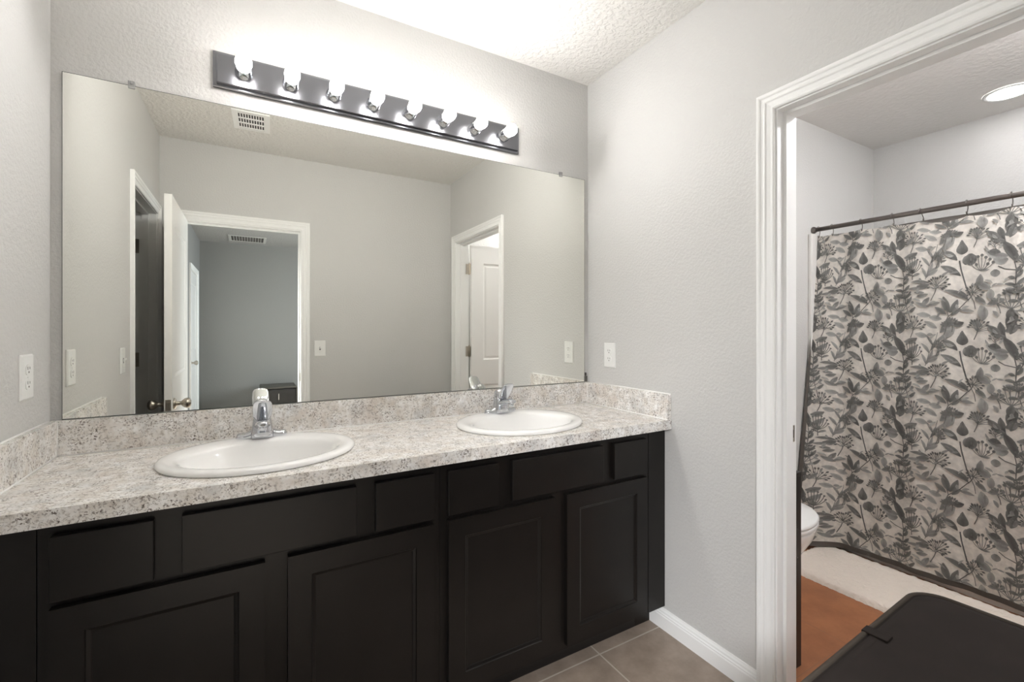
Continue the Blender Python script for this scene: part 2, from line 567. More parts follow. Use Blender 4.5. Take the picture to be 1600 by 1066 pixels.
def baseboard(nm, p0, p1, nrm, label):
    p0, p1, nrm = Vector(p0 + (0,)), Vector(p1 + (0,)), Vector(nrm + (0,))
    b = MB()
    b.rings([[p + nrm * d + Vector((0, 0, z)) for d, z in BBP] for p in (p0, p1)], True, True, 0, False)
    o = b.build(nm, M['trim'])
    return tag(o, label, 'baseboard', None, S)


baseboard('baseboard_right', (xr, -0.415), (xr, JR0 + 0.064), (-1, 0), 'white moulded baseboard between vanity and toilet room doorway')
baseboard('baseboard_left', (xl, -0.56), (xl, JL0 + 0.064), (1, 0), 'white baseboard on the left wall')
baseboard('baseboard_rear', (JB1 + 0.064, yb), (xr, yb), (0, 1), 'white baseboard under the rear light switch')
baseboard('baseboard_toilet', (xo, yt), (2.904, yt), (0, -1), 'white baseboard behind the toilet')
baseboard('baseboard_bedroom', (BX0, BY1), (BX1, BY1), (0, 1), 'white baseboard of the bedroom far wall')


# ------------------------------------------------------------------ doors
def slab_mb(wd, ht_, th, panels, prof, back=True, b=None, z0=0.0):
    """slab in local x (0..wd), y (0 back..-th front), z; panels stacked in one column, recessed."""
    b = b or MB()

    def face(y, sg):
        px0, px1 = panels[0][0], panels[0][1]
        q = lambda x0, x1, za, zb: b.add([(x0, y, za), (x1, y, za), (x1, y, zb), (x0, y, zb)], [(0, 1, 2, 3)])
        q(0, px0, z0, z0 + ht_)
        q(px1, wd, z0, z0 + ht_)
        zs = [z0] + [z for p in panels for z in (p[2], p[3])] + [z0 + ht_]
        for i in range(0, len(zs), 2):
            q(px0, px1, zs[i], zs[i + 1])
        for x0, x1, za, zb in panels:
            rs = []
            for ins, dep in prof:
                yy = y - sg * dep
                rs.append([(x0 + ins, yy, za + ins), (x1 - ins, yy, za + ins), (x1 - ins, yy, zb - ins), (x0 + ins, yy, zb - ins)])
            b.rings(rs, False, True, 0, False)
    face(-th, -1)
    if back:
        face(0.0, 1)
    else:
        b.add([(0, 0, z0), (wd, 0, z0), (wd, 0, z0 + ht_), (0, 0, z0 + ht_)], [(0, 1, 2, 3)])
    for x in (0, wd):
        b.add([(x, 0, z0), (x, -th, z0), (x, -th, z0 + ht_), (x, 0, z0 + ht_)], [(0, 1, 2, 3)])
    for z in (z0, z0 + ht_):
        b.add([(0, 0, z), (wd, 0, z), (wd, -th, z), (0, -th, z)], [(0, 1, 2, 3)])
    return b


DPROF = [(0, 0), (0.006, 0.005), (0.016, 0.007), (0.030, 0.003), (0.034, 0.003)]


def door(nm, wd, hinge, ang, label, knob_ends=True, flip=False, edge=True):
    """door leaf: local x runs from the hinge to the latch edge."""
    e = empty(nm, hinge, label, 'door', None, S, ang)
    th = 0.035
    pn = [(0.115, wd - 0.115, 0.22, 0.80), (0.115, wd - 0.115, 1.02, 1.87)]
    slab_mb(wd, 2.012, th, pn, DPROF, z0=0.010).build('door_leaf', M['door'], e)
    for sg, y in ((1, 0.0), (-1, -th)):
        k = MB()
        kx, kz = wd - 0.06, 0.875
        k.lathe([(0.031, 0), (0.031, 0.005), (0.026, 0.010), (0.013, 0.014), (0.011, 0.034), (0.017, 0.040), (0.026, 0.050), (0.029, 0.062), (0.026, 0.073), (0.014, 0.080), (0.003, 0.081)], (kx, y, kz), (0, sg, 0), 24)
        tag(k.build('door_knob', M['nickel'], e), 'satin nickel round knob')
    MB().box((wd - 0.001, -0.03, 0.845), (wd + 0.0015, -0.005, 0.905)).box((wd, -0.026, 0.862), (wd + 0.008, -0.011, 0.888)).build('latch', M['nickel'], e)
    return e


def hinges(parent, pin, leaves):
    """pin (x, y) local to parent; leaves = two (dx, dy) directions the plates lie along."""
    for z in (0.25, 1.095, 1.815):
        b = MB()
        b.lathe([(0.0065, -0.048), (0.0065, 0.048)], (pin[0], pin[1], z), (0, 0, 1), 12)
        b.lathe([(0.004, 0.048), (0.005, 0.052), (0.002, 0.056)], (pin[0], pin[1], z), (0, 0, 1), 10)
        for (dx, dy), (nx, ny) in leaves:
            x0, y0 = pin
            vs = []
            for s in (0, 0.0022):
                for (t, zz) in ((0.003, -0.0445), (0.033, -0.0445), (0.033, 0.0445), (0.003, 0.0445)):
                    vs.append((x0 + dx * t + nx * s, y0 + dy * t + ny * s, z + zz))
            b.add(vs, [(0, 1, 2, 3), (4, 7, 6, 5), (0, 4, 5, 1), (1, 5, 6, 2), (2, 6, 7, 3), (3, 7, 4, 0)])
        b.build('hinge', M['nickel'], parent)


# toilet room door, open into the toilet room: hinge at the far jamb
d1 = door('door_1', 0.762, (xo + 0.012, JR1 + 0.037, 0), 0.0, 'white two panel door standing open inside the toilet room')
hinges(d1, (-0.006, -0.033), [((-1, 0), (0, 1)), ((0.02, 1), (-1, 0))])
# bedroom door, open into the bathroom along the left wall
d2 = door('door_2', 0.715, (JB0 - 0.0, yb + 0.006, 0), radians(90), 'white panel door standing open into the bathroom before the bedroom doorway')
hinges(d2, (-0.004, 0.004), [((0, -1), (-1, 0))])
# closet door, open into the closet
d3 = door('door_3', 0.66, (xl - T - 0.012, JL1 + 0.002, 0), radians(180), 'white panel door open into the dim closet on the left')
hinges(d3, (-0.006, 0.002), [((-1, 0), (0, -1))])
# bedroom side door, closed
d4 = door('door_4', 0.81, (BX0 - 0.038, BD1 + 0.005, 0), radians(90), 'closed white door in the bedroom left wall')


# ------------------------------------------------------------------ vanity cabinets
SPROF = [(0, 0), (0.002, 0.0035), (0.010, 0.0065), (0.011, 0.0085), (0.012, 0.0085)]


def vanity(x0, label, filler, flabel):
    e = empty('vanity_cabinet', (x0, 0, 0), label, 'cabinet', 'vanity cabinets under the counter')
    W, yf, zb, zt = 0.922, -0.515, 0.098, 0.862
    b = MB()
    b.box((0, -0.003, zb), (0.016, yf + 0.019, zt)).box((W - 0.016, -0.003, zb), (W, yf + 0.019, zt)).box((0.016, -0.003, zb), (W - 0.016, yf + 0.019, zb + 0.016)).box((0.016, -0.003, zb + 0.016), (W - 0.016, -0.012, zt))
    b.box((0, yf + 0.019, zb), (W, yf, zt))
    b.build('cabinet_body', M['espresso'], e)
    MB().box((0, -0.40, 0), (W, -0.44, zb)).build('toe_kick', M['toekick'], e)
    yp = yf - 0.0005
    for px0, px1 in ((0.023, 0.203), (0.719, 0.899)):
        MB().box((px0, yp, 0.694), (px1, yp - 0.019, 0.836), 0.0016).build('drawer_front', M['espresso'], e)
    MB().box((0.257, yp, 0.697), (0.665, yp - 0.019, 0.836), 0.0016).build('false_front', M['espresso'], e)
    for px0, px1 in ((0.023, 0.434), (0.488, 0.899)):
        wd, h_ = px1 - px0, 0.558
        b = slab_mb(wd, h_, 0.019, [(0.058, wd - 0.058, 0.120 + 0.058, 0.120 + h_ - 0.058)], SPROF, back=False, z0=0.120)
        o = b.build('cabinet_door', M['espresso'], e, (px0, yp, 0))
        bv = o.modifiers.new('edge', 'BEVEL')
        bv.width = 0.0012
        bv.limit_method = 'ANGLE'
        bv.angle_limit = radians(60)
    f0, f1 = filler
    MB().box((f0 - x0, yf + 0.03, zb), (f1 - x0, yf - 0.0015, zt), 0.0008).box((f0 - x0, -0.40, 0), (f1 - x0, -0.44, zb)).build('filler_strip', M['espresso'], e)
    return e


vanity(-0.400, 'dark espresso vanity cabinet under the left sink', (xl + 0.001, -0.4015), '')
vanity(0.523, 'dark espresso vanity cabinet under the right sink beside the baseboard', (1.4465, xr - 0.001), '')

# ------------------------------------------------------------------ countertop
ZC, ZB, YC = 0.9035, 0.8645, -0.552
SINKS = [(0.036, -0.288), (0.958, -0.288)]
SRX, SRY = 0.266, 0.2235
ct = empty('countertop', (0.5, -0.27, ZC), 'long speckled granite look countertop across both vanity cabinets', 'countertop')
off = (-0.5, 0.27, -ZC)
b = MB()
xs = [xl + 0.001, -0.26, 0.34, 0.66, 1.26, xr - 0.001]
y0c, y1c = -0.001, YC
for z in (ZC, ZB):
    for i in (0, 2, 4):
        b.add([(xs[i], y0c, z), (xs[i + 1], y0c, z), (xs[i + 1], y1c, z), (xs[i], y1c, z)], [(0, 1, 2, 3)])
N = 64
for (sx, sy), (xa, xb) in zip(SINKS, ((xs[1], xs[2]), (xs[3], xs[4]))):
    inner, outer = [], []
    hx, hy = SRX - 0.02, SRY - 0.02
    for j in range(N):
        t = 2 * pi * (j + 0.5) / N
        inner.append((sx + hx * cos(t), sy + hy * sin(t)))
        ex, ey = cos(t), sin(t)
        k = 1e9
        if ex > 1e-9: k = min(k, (xb - sx) / ex)
        if ex < -1e-9: k = min(k, (xa - sx) / ex)
        if ey > 1e-9: k = min(k, (y0c - sy) / ey)
        if ey < -1e-9: k = min(k, (y1c - sy) / ey)
        outer.append((sx + ex * k, sy + ey * k))
    for cx_, cy_ in ((xa, y0c), (xb, y0c), (xa, y1c), (xb, y1c)):
        j = min(range(N), key=lambda q: (outer[q][0] - cx_) ** 2 + (outer[q][1] - cy_) ** 2)
        outer[j] = (cx_, cy_)
    rr = [[(x, y, ZC) for x, y in outer], [(x, y, ZC) for x, y in inner], [(x, y, ZB) for x, y in inner], [(x, y, ZB) for x, y in outer]]
    b.rings(rr, False, False, 0, False)
for (xa, ya), (xb, yb_) in (((xs[0], y1c), (xs[-1], y1c)), ((xs[0], y0c), (xs[-1], y0c)), ((xs[0], y0c), (xs[0], y1c)), ((xs[-1], y0c), (xs[-1], y1c))):
    b.add([(xa, ya, ZB), (xb, yb_, ZB), (xb, yb_, ZC), (xa, ya, ZC)], [(0, 1, 2, 3)])
b.shift(off).build('slab', M['granite'], ct)
BT, BZ = 0.0175, 1.0105
MB().box((xl + 0.001, -0.0005, ZC), (xr - 0.001, -BT, BZ), 0.0008).shift(off).build('backsplash', M['granite'], ct)
MB().box((xl + 0.0005, -BT, ZC), (xl + BT + 0.002, YC + 0.003, BZ), 0.0008).shift(off).build('side_splash', M['granite'], ct)
MB().box((xr - BT - 0.002, -BT, ZC), (xr - 0.0005, YC + 0.003, BZ), 0.0008).shift(off).build('side_splash', M['granite'], ct)
b = MB()
cz = ZC + 0.001
b.tube([(xl + 0.02, -BT, cz), (xr - 0.02, -BT, cz)], 0.0028, 8)
for sx in (xl + BT + 0.002, xr - BT - 0.002):
    b.tube([(sx, -BT, cz), (sx, YC + 0.004, cz)], 0.0028, 8)
    b.tube([(sx, -BT, cz), (sx, -BT, BZ - 0.002)], 0.0018, 8)
for sx in (xl + 0.001, xr - 0.001):
    b.tube([(sx, -BT, BZ + 0.001), (sx, YC + 0.004, BZ + 0.001)], 0.003, 8)
b.shift(off).build('sealant_bead', M['caulk'], ct)


# ------------------------------------------------------------------ sinks
def ell(cx_, cy_, rx, ry, z, n=72, p=2.0):
    out = []
    for j in range(n):
        t = 2 * pi * j / n
        c_, s_ = cos(t), sin(t)
        out.append((cx_ + rx * math.copysign(abs(c_) ** (2 / p), c_), cy_ + ry * math.copysign(abs(s_) ** (2 / p), s_), z))
    return out


def make_sink():
    e = empty('sink', (*SINKS[0], ZC), 'white oval drop-in sink at the left end of the counter', 'sink', 'oval drop-in sinks')
    b = MB()
    R = []
    for rx, ry, z, oy in [(SRX - 0.024, SRY - 0.024, -0.006, 0), (SRX - 0.004, SRY - 0.004, 0.0005, 0), (SRX, SRY, 0.003, 0), (SRX + 0.001, SRY + 0.001, 0.008, 0), (SRX - 0.003, SRY - 0.003, 0.0135, 0), (SRX - 0.010, SRY - 0.010, 0.0165, 0), (SRX - 0.022, SRY - 0.022, 0.017, 0),
                          (SRX - 0.040, SRY - 0.046, 0.0155, -0.014), (SRX - 0.052, SRY - 0.060, 0.0115, -0.020), (SRX - 0.058, SRY - 0.067, 0.004, -0.022), (SRX - 0.064, SRY - 0.073, -0.012, -0.023), (SRX - 0.078, SRY - 0.084, -0.05, -0.024), (SRX - 0.105, SRY - 0.100, -0.09, -0.022), (SRX - 0.150, SRY - 0.130, -0.122, -0.018), (SRX - 0.205, SRY - 0.175, -0.136, -0.01), (0.022, 0.022, -0.140, -0.006)]:
        R.append(ell(0, oy, rx, ry, z))
    b.rings(R, False, True)
    # outside of the bowl, under the counter
    b.rings([ell(0, 0, SRX - 0.024, SRY - 0.024, -0.006), ell(0, -0.012, SRX - 0.05, SRY - 0.055, -0.05), ell(0, -0.02, SRX - 0.09, SRY - 0.085, -0.10), ell(0, -0.01, 0.04, 0.04, -0.15)], False, True)
    b.build('basin', M['porcelain'], e)
    d = MB()
    d.lathe([(0.021, -0.1405), (0.0215, -0.1375), (0.018, -0.1365), (0.012, -0.139), (0.011, -0.1355), (0.004, -0.133), (0.001, -0.1328)], (0, -0.006, 0), (0, 0, 1), 24)
    tag(d.build('drain', M['chrome'], e), 'chrome drain stopper')
    return e


def copy_tree(o, parent=None):
    c = o.copy()
    C.objects.link(c)
    c.parent = parent
    for ch in [x for x in bpy.data.objects if x.parent == o and x is not c]:
        copy_tree(ch, c)
    return c


sk = make_sink()
s2 = copy_tree(sk)
s2.location = (*SINKS[1], ZC)
s2['label'] = 'white oval drop-in sink at the right end, near the wall outlet'


# ------------------------------------------------------------------ faucets
def rrect(hx, hy, r, n=6):
    pts = []
    for cx_, cy_, a0 in ((hx - r, hy - r, 0), (-hx + r, hy - r, 90), (-hx + r, -hy + r, 180), (hx - r, -hy + r, 270)):
        for k in range(n):
            a = radians(a0 + 90 * k / (n - 1))
            pts.append((cx_ + r * cos(a), cy_ + r * sin(a)))
    return pts


def make_faucet(loc):
    e = empty('faucet', loc, 'chrome single lever faucet on the left sink', 'faucet', 'chrome sink faucets')
    b = MB()
    # flared deck plate: sections along x
    R = []
    for i in range(33):
        t = -1 + 2 * i / 32
        x = t * 0.0775
        a = abs(t)
        hw = 0.027 * math.sqrt(max(0.02, 1 - a ** 8)) * (1 - 0.30 * a)
        hz = 0.0175 + 0.049 * max(0, 1 - a / 0.72) ** 1.9
        if a > 0.88: hz *= math.sqrt(max(0.05, 1 - ((a - 0.88) / 0.12) ** 2))
        R.append([(x, hw * cos(pi * k / 14), hz * sin(pi * k / 14) ** 0.55) for k in range(15)])
    b.rings(R, True, True, 0, True)
    # body tower
    R = []
    for z, hx, hy, oy in ((0.001, 0.036, 0.033, -0.004), (0.012, 0.0355, 0.0335, -0.005), (0.03, 0.032, 0.032, -0.005), (0.048, 0.029, 0.029, -0.003), (0.060, 0.0275, 0.0275, -0.001), (0.066, 0.027, 0.027, 0)):
        R.append([(x, y + oy, z) for x, y in rrect(hx, hy, min(hx, hy) * 0.72)])
    b.rings(R, True, True)
    b.build('faucet_body', M['chrome'], e)
    # spout: oval sections swept forward
    s = MB()
    R = []
    for y, z, hx, hz in ((0.004, 0.040, 0.024, 0.018), (-0.025, 0.043, 0.0245, 0.0165), (-0.055, 0.052, 0.0225, 0.0125), (-0.085, 0.060, 0.0195, 0.0105), (-0.104, 0.062, 0.0175, 0.0095), (-0.115, 0.061, 0.0145, 0.008), (-0.119, 0.060, 0.008, 0.004)):
        R.append([(hx * cos(2 * pi * k / 24), y, z + hz * sin(2 * pi * k / 24)) for k in range(24)])
    s.rings(R, True, True)
    sp = s.build('spout', M['chrome'], e)
    MB().lathe([(0.0115, 0.003), (0.0128, -0.004), (0.0128, -0.010), (0.0115, -0.014), (0.008, -0.014)], (0, -0.098, 0.054), (0, 0, 1), 20).build('aerator', M['chrome'], sp)
    # dome and rising lever
    h = MB()
    h.lathe([(0.0255, 0.060), (0.0275, 0.063), (0.0280, 0.069), (0.0262, 0.0715), (0.0268, 0.078), (0.0262, 0.086), (0.0235, 0.094), (0.018, 0.1005), (0.010, 0.1045), (0.001, 0.1055)], (0, 0, 0), (0, 0, 1), 28)
    R = []
    tilt = Matrix.Rotation(radians(-52), 3, 'X')
    for d, hx, hz in ((-0.010, 0.020, 0.010), (0.0, 0.0262, 0.010), (0.012, 0.0288, 0.0075), (0.030, 0.0290, 0.0052), (0.050, 0.0282, 0.0042), (0.064, 0.0272, 0.0036), (0.073, 0.0240, 0.0032), (0.078, 0.0180, 0.0028), (0.080, 0.0100, 0.0022)):
        ring = []
        for k in range(24):
            p = tilt @ Vector((hx * math.copysign(abs(cos(2 * pi * k / 24)) ** 0.8, cos(2 * pi * k / 24)), -d, hz * sin(2 * pi * k / 24)))
            ring.append((p.x, p.y - 0.030 - 0.10 * max(0, d) * (1 - d / 0.08), p.z + 0.070))
        R.append(ring)
    h.rings(R, True, True)
    h.build('lever_handle', M['chrome'], e)
    # pop-up rod behind the body
    MB().tube([(0, 0.031, 0.0), (0, 0.031, 0.055)], 0.0028, 10).lathe([(0.002, 0.052), (0.0055, 0.056), (0.0055, 0.062), (0.002, 0.065)], (0, 0.031, 0), (0, 0, 1), 14).build('lift_rod', M['chrome'], e)
    return e


fz = ZC + 0.0165
f1 = make_faucet((0.036, -0.105, fz))
f2 = copy_tree(f1)
f2.location = (0.962, -0.108, fz)
f2['label'] = 'chrome single lever faucet on the right sink'

# ------------------------------------------------------------------ mirror
mx0, mx1, mz0, mz1 = -0.495, 1.520, 1.0125, 2.0707
mr = empty('wall_mirror', ((mx0 + mx1) / 2, 0, mz0), 'large frameless rectangular mirror above the backsplash', 'mirror')
off = (-(mx0 + mx1) / 2, 0, -mz0)
b = MB()
b.box((mx0, -0.001, mz0), (mx1, -0.0058, mz1), m=1)
b.add([(mx0 + 0.0015, -0.0061, mz0 + 0.0015), (mx1 - 0.0015, -0.0061, mz0 + 0.0015), (mx1 - 0.0015, -0.0061, mz1 - 0.0015), (mx0 + 0.0015, -0.0061, mz1 - 0.0015)], [(0, 1, 2, 3)], 0)
b.shift(off).build('glass', [M['mirror'], M['mirroredge']], mr)
for cx_ in (-0.33, 1.366):
    b = MB()
    b.box((cx_ - 0.009, 0, mz1 - 0.010), (cx_ + 0.009, -0.0105, mz1 + 0.014), 0.002)
    b.lathe([(0.0045, 0), (0.004, 0.002), (0.001, 0.003)], (cx_, -0.0105, mz1 + 0.006), (0, -1, 0), 14)
    tag(b.shift(off).build('mirror_clip', M['clip'], mr), 'small clear plastic clip')
b = MB()
b.box((mx1 - 0.002, -0.0005, mz0), (mx1 + 0.016, -0.009, mz0 + 0.030), 0.001)
b.box((mx1, -0.001, mz0 + 0.031), (mx1 + 0.012, -0.008, mz0 + 0.048), 0.002, 1)
tag(b.shift(off).build('mirror_clip', [M['clipmetal'], M['slot']], mr), 'grey metal clip at the lower right corner')

# ------------------------------------------------------------------ vanity light
SX, SZ = 0.5025, 2.188
vl = empty('vanity_light', (SX, 0, SZ), 'long brushed metal bar light with eight round bulbs above the mirror', 'wall light')
b = MB()
hw, hh = 0.6135, 0.062


def rect(hx, hz, y):
    return [(-hx, y, -hz), (hx, y, -hz), (hx, y, hz), (-hx, y, hz)]


b.rings([rect(hw, hh, -0.001), rect(hw, hh, -0.010), rect(hw - 0.003, hh - 0.003, -0.012), rect(hw - 0.011, hh - 0.010, -0.0125), rect(hw - 0.012, hh - 0.011, -0.024), rect(hw - 0.014, hh - 0.013, -0.026)], True, True, 0, False)
b.build('backplate', M['steel'], vl)
for k in range(8):
    x = (k - 3.5) * 0.1489
    s = MB()
    s.lathe([(0.0275, -0.026), (0.0275, -0.030), (0.0245, -0.032), (0.0245, -0.070), (0.0235, -0.072), (0.020, -0.072), (0.020, -0.055)], (x, 0, 0), (0, 1, 0), 28)
    so = s.build('lamp_socket', M['chrome'], vl)
    u = MB()
    u.lathe([(0.013, -0.060), (0.0135, -0.067), (0.0165, -0.074), (0.0215, -0.081), (0.0243, -0.088), (0.0256, -0.096)], (x, 0, 0), (0, 1, 0), 28, 1, cap0=False, cap1=False)
    u.lathe([(0.0256, -0.096), (0.0255, -0.103), (0.0248, -0.108), (0.0234, -0.1125)], (x, 0, 0), (0, 1, 0), 28, 2, cap0=False, cap1=False)
    u.lathe([(0.0234, -0.1125), (0.0200, -0.1185), (0.0148, -0.123), (0.0085, -0.1255), (0.001, -0.1262)], (x, 0, 0), (0, 1, 0), 28, 0, cap0=False)
    tag(u.build('light_bulb', [M['bulb'], M['bulbneck'], M['bulbside']], so), 'lit white round bulb')


# ------------------------------------------------------------------ outlets and switches
def plate(nm, loc, rz, label, cat, kind):
    """local frame: wall plane y = 0, faces -y."""
    e = empty(nm, loc, label, cat, None, None, rz)
    b = MB()
    hx, hz = 0.040, 0.0605
    b.rings([rect(hx, hz, -0.0002), rect(hx, hz, -0.003), rect(hx - 0.004, hz - 0.004, -0.0065)], True, True, 0, False)
    b.build('cover_plate', M['plastic'], e)
    if kind == 'outlet':
        for dz in (-0.0195, 0.0195):
            s = MB()
            R = [[(0.017 * math.copysign(abs(cos(2 * pi * j / 28)) ** 0.7, cos(2 * pi * j / 28)), y, dz + 0.0145 * math.copysign(abs(sin(2 * pi * j / 28)) ** 0.8, sin(2 * pi * j / 28))) for j in range(28)] for y in (-0.006, -0.0085)]
            s.rings(R, True, True, 0, False)
            s.box((-0.0075, -0.0088, dz + 0.000), (-0.0053, -0.0075, dz + 0.0085), m=1)
            s.box((0.0053, -0.0088, dz + 0.001), (0.0075, -0.0075, dz + 0.0075), m=1)
            s.lathe([(0.0026, 0), (0.0026, 0.0012)], (0, -0.0076, dz - 0.0065), (0, -1, 0), 12, 1)
            s.build('socket', [M['plastic'], M['slot']], e)
        MB().lathe([(0.0032, 0), (0.003, 0.001), (0.001, 0.0014)], (0, -0.0065, 0), (0, -1, 0), 12).build('screw', M['plastic'], e)
    else:
        s = MB()
        s.box((-0.005, -0.0066, -0.012), (0.005, -0.0074, 0.012), m=1)
        s.add([(-0.0042, -0.006, -0.006), (0.0042, -0.006, -0.006), (0.0042, -0.006, 0.007), (-0.0042, -0.006, 0.007), (-0.0035, -0.019, 0.005), (0.0035, -0.019, 0.005), (0.0035, -0.0175, 0.0115), (-0.0035, -0.0175, 0.0115)], [(0, 1, 5, 4), (1, 2, 6, 5), (2, 3, 7, 6), (3, 0, 4, 7), (4, 5, 6, 7), (0, 3, 2, 1)])
        s.build('toggle', [M['plastic'], M['slot']], e)
        for dz in (-0.03, 0.03):
            MB().lathe([(0.0032, 0), (0.003, 0.001), (0.001, 0.0014)], (0, -0.0065, dz), (0, -1, 0), 12).build('screw', M['plastic'], e)
    return e


plate('wall_outlet', (xr, -0.1725, 1.159), radians(-90), 'white duplex outlet on the right wall above the side splash', 'outlet', 'outlet')
plate('wall_outlet', (xl, -0.181, 1.159), radians(90), 'white duplex outlet on the left wall over the left side splash', 'outlet', 'outlet')
plate('light_switch', (xl, -0.893, 1.140), radians(90), 'white toggle switch on the left wall beside the closet casing', 'light switch', 'switch')
plate('light_switch', (0.468, yb, 1.140), radians(180), 'white toggle switch on the rear wall beside the bedroom doorway', 'light switch', 'switch')


# ------------------------------------------------------------------ ceiling vents
def vent(loc, wx, wy, cols, n, label, rz=0.0, dark='ventdark', fm='trim'):
    e = empty('ceiling_vent', loc, label, 'vent', None, None, rz)
    b = MB()
    fw = 0.03
    hx, hy = wx / 2, wy / 2
    for a, c in (((-hx, -hy), (-hx + fw, hy)), ((hx - fw, -hy), (hx, hy)), ((-hx + fw, -hy), (hx - fw, -hy + fw)), ((-hx + fw, hy - fw), (hx - fw, hy))):
        b.box((*a, -0.0005), (*c, -0.008), 0.002)
    b.build('vent_frame', M[fm], e)
    MB().box((-hx + fw, -hy + fw, -0.0005), (hx - fw, hy - fw, -0.002)).build('vent_opening', M[dark], e)
    s = MB()
    ix, iy = wx - 2 * fw, wy - 2 * fw
    for c_ in range(cols + 1):
        yy = -iy / 2 + iy * c_ / cols
        s.box((-ix / 2, yy - 0.005, -0.002), (ix / 2, yy + 0.005, -0.008))
    for k in range(n + 1):
        xx = -ix / 2 + ix * k / n
        s.add([(xx - 0.003, -iy / 2, -0.007), (xx - 0.003, iy / 2, -0.007), (xx + 0.002, iy / 2, -0.0025), (xx + 0.002, -iy / 2, -0.0025)], [(0, 1, 2, 3)])
    s.build('louver', M[fm], e)
    return e


vent((0.008, -1.365, H), 0.20, 0.28, 3, 10, 'small white louvered vent in the bathroom ceiling', radians(2))
vent((-0.03, -5.62, H), 0.46, 0.46, 1, 12, 'long white vent in the bedroom ceiling seen in the mirror', 0, 'blacktop', 'ventgrey')

# ------------------------------------------------------------------ toilet room: recessed light
for loc_, lab_ in (((3.444, -1.115, ht), 'round lit recessed ceiling light over the bathtub'),):
    rl = empty('recessed_light', loc_, lab_, 'ceiling light')
    MB().lathe([(0.098, -0.0005), (0.098, -0.004), (0.092, -0.008), (0.080, -0.006), (0.078, -0.0035)], (0, 0, 0), (0, 0, 1), 40, cap0=False, cap1=False).build('trim_ring', M['plastic'], rl)
    MB().lathe([(0.079, -0.0008), (0.079, -0.0045)], (0, 0, 0), (0, 0, 1), 40).build('diffuser', M['lens'], rl)

dl = empty('added_dome_light', (2.45, -1.66, ht), 'added white dome light out of view on the toilet room ceiling', 'ceiling light')  # added lamp out of view, put in to brighten the toilet room
MB().lathe([(0.135, -0.0005), (0.140, -0.004), (0.140, -0.018), (0.132, -0.022)], (0, 0, 0), (0, 0, 1), 40).build('light_base', M['plastic'], dl)
MB().lathe([(0.130, -0.0222), (0.127, -0.036), (0.112, -0.054), (0.085, -0.069), (0.045, -0.079), (0.001, -0.082)], (0, 0, 0), (0, 0, 1), 40).build('glass_shade', M['dome'], dl)

# ------------------------------------------------------------------ bathtub and surround
tb = empty('bathtub', (3.36, -1.16, 0), 'white alcove bathtub with surround hidden behind the floral curtain', 'bathtub')
b = MB()
bx0, bx1, by0, by1 = 3.005, xt - 0.001, yb + 0.001, yt - 0.001


def rr3(x0, x1, y0, y1, r, z):
    return [((x0 + x1) / 2 + x, (y0 + y1) / 2 + y, z) for x, y in rrect((x1 - x0) / 2, (y1 - y0) / 2, r)]


b.rings([rr3(bx0, bx1, by0, by1, 0.004, 0.0), rr3(bx0, bx1, by0, by1, 0.004, 0.50), rr3(bx0 + 0.01, bx1 - 0.005, by0 + 0.005, by1 - 0.005, 0.01, 0.51), rr3(bx0 + 0.07, bx1 - 0.05, by0 + 0.06, by1 - 0.06, 0.12, 0.51), rr3(bx0 + 0.09, bx1 - 0.07, by0 + 0.09, by1 - 0.08, 0.14, 0.45), rr3(bx0 + 0.13, bx1 - 0.11, by0 + 0.2, by1 - 0.13, 0.15, 0.14), rr3(bx0 + 0.2, bx1 - 0.18, by0 + 0.3, by1 - 0.2, 0.1, 0.12)], True, True, 0, False)
b.shift((-3.36, 1.16, 0)).build('tub_shell', M['tub'], tb)
b = MB()
b.box((3.006, by1 - 0.008, 0.512), (bx1, by1, 1.862), 0.002)
b.box((bx1 - 0.008, by0, 0.512), (bx1, by1 - 0.008, 1.862), 0.002)
b.box((3.006, by0, 0.512), (bx1, by0 + 0.008, 1.862), 0.002)
b.shift((-3.36, 1.16, 0)).build('tub_surround', M['tub'], tb)

tag(MB().box((2.905, yt - 0.022, 0.0), (2.983, yt, 1.862), 0.006).build('trim_5', M['tub']), 'white upright trim strip at the left edge of the shower curtain', 'trim', None, S)

# ------------------------------------------------------------------ shower rod and hooks
XC, ZR = 2.956, 1.886
rod = empty('shower_rod', (XC, yt, ZR), 'dark metal shower curtain rod across the tub opening', 'shower rod')
MB().tube([(0, -0.004, 0), (0, yb - yt + 0.004, 0)], 0.0128, 20).build('rod_tube', M['curtainrod'], rod)
for y, sg in ((0, -1), (yb - yt, 1)):
    MB().lathe([(0.019, 0.0), (0.021, 0.004), (0.021, 0.012), (0.016, 0.019), (0.0132, 0.024)], (0, y, 0), (0, sg, 0), 24).build('end_flange', M['curtainrod'], rod)
RINGS = [-0.434, -0.506, -0.652, -0.795, -0.912, -1.086, -1.233, -1.37]
ORD = ['first', 'second', 'third', 'fourth', 'fifth', 'sixth', 'seventh', 'eighth']


def hook_mb(sl):
    pts = []
    for k in range(13):
        a = radians(-20 + 230 * k / 12)
        pts.append((0.0165 * cos(a), 0, 0.0165 * sin(a)))
    pts = pts[::-1]
    pts += [(0.012, sl * 0.4, -0.022), (0.002, sl * 0.8, -0.036), (-0.004, sl, -0.046), (-0.008, sl, -0.052), (-0.014, sl, -0.048), (-0.015, sl, -0.040)]
    return MB().tube(pts, 0.0019, 8)


for i, y in enumerate(RINGS):
    o = hook_mb([-.006, -.008, -.008, -.010, -.016, -.002, -.004, .004][i]).build('curtain_hook', M['curtainrod'], None, (XC, y, ZR))
    tag(o, '%s thin metal curtain hook on the shower rod from its left end' % ORD[i], 'curtain hook', 'hooks along the shower rod')

# ------------------------------------------------------------------ shower curtain with botanical print
Y0 = -0.424
CW = 1.46
ZT, ZBOT = 1.846, 0.062


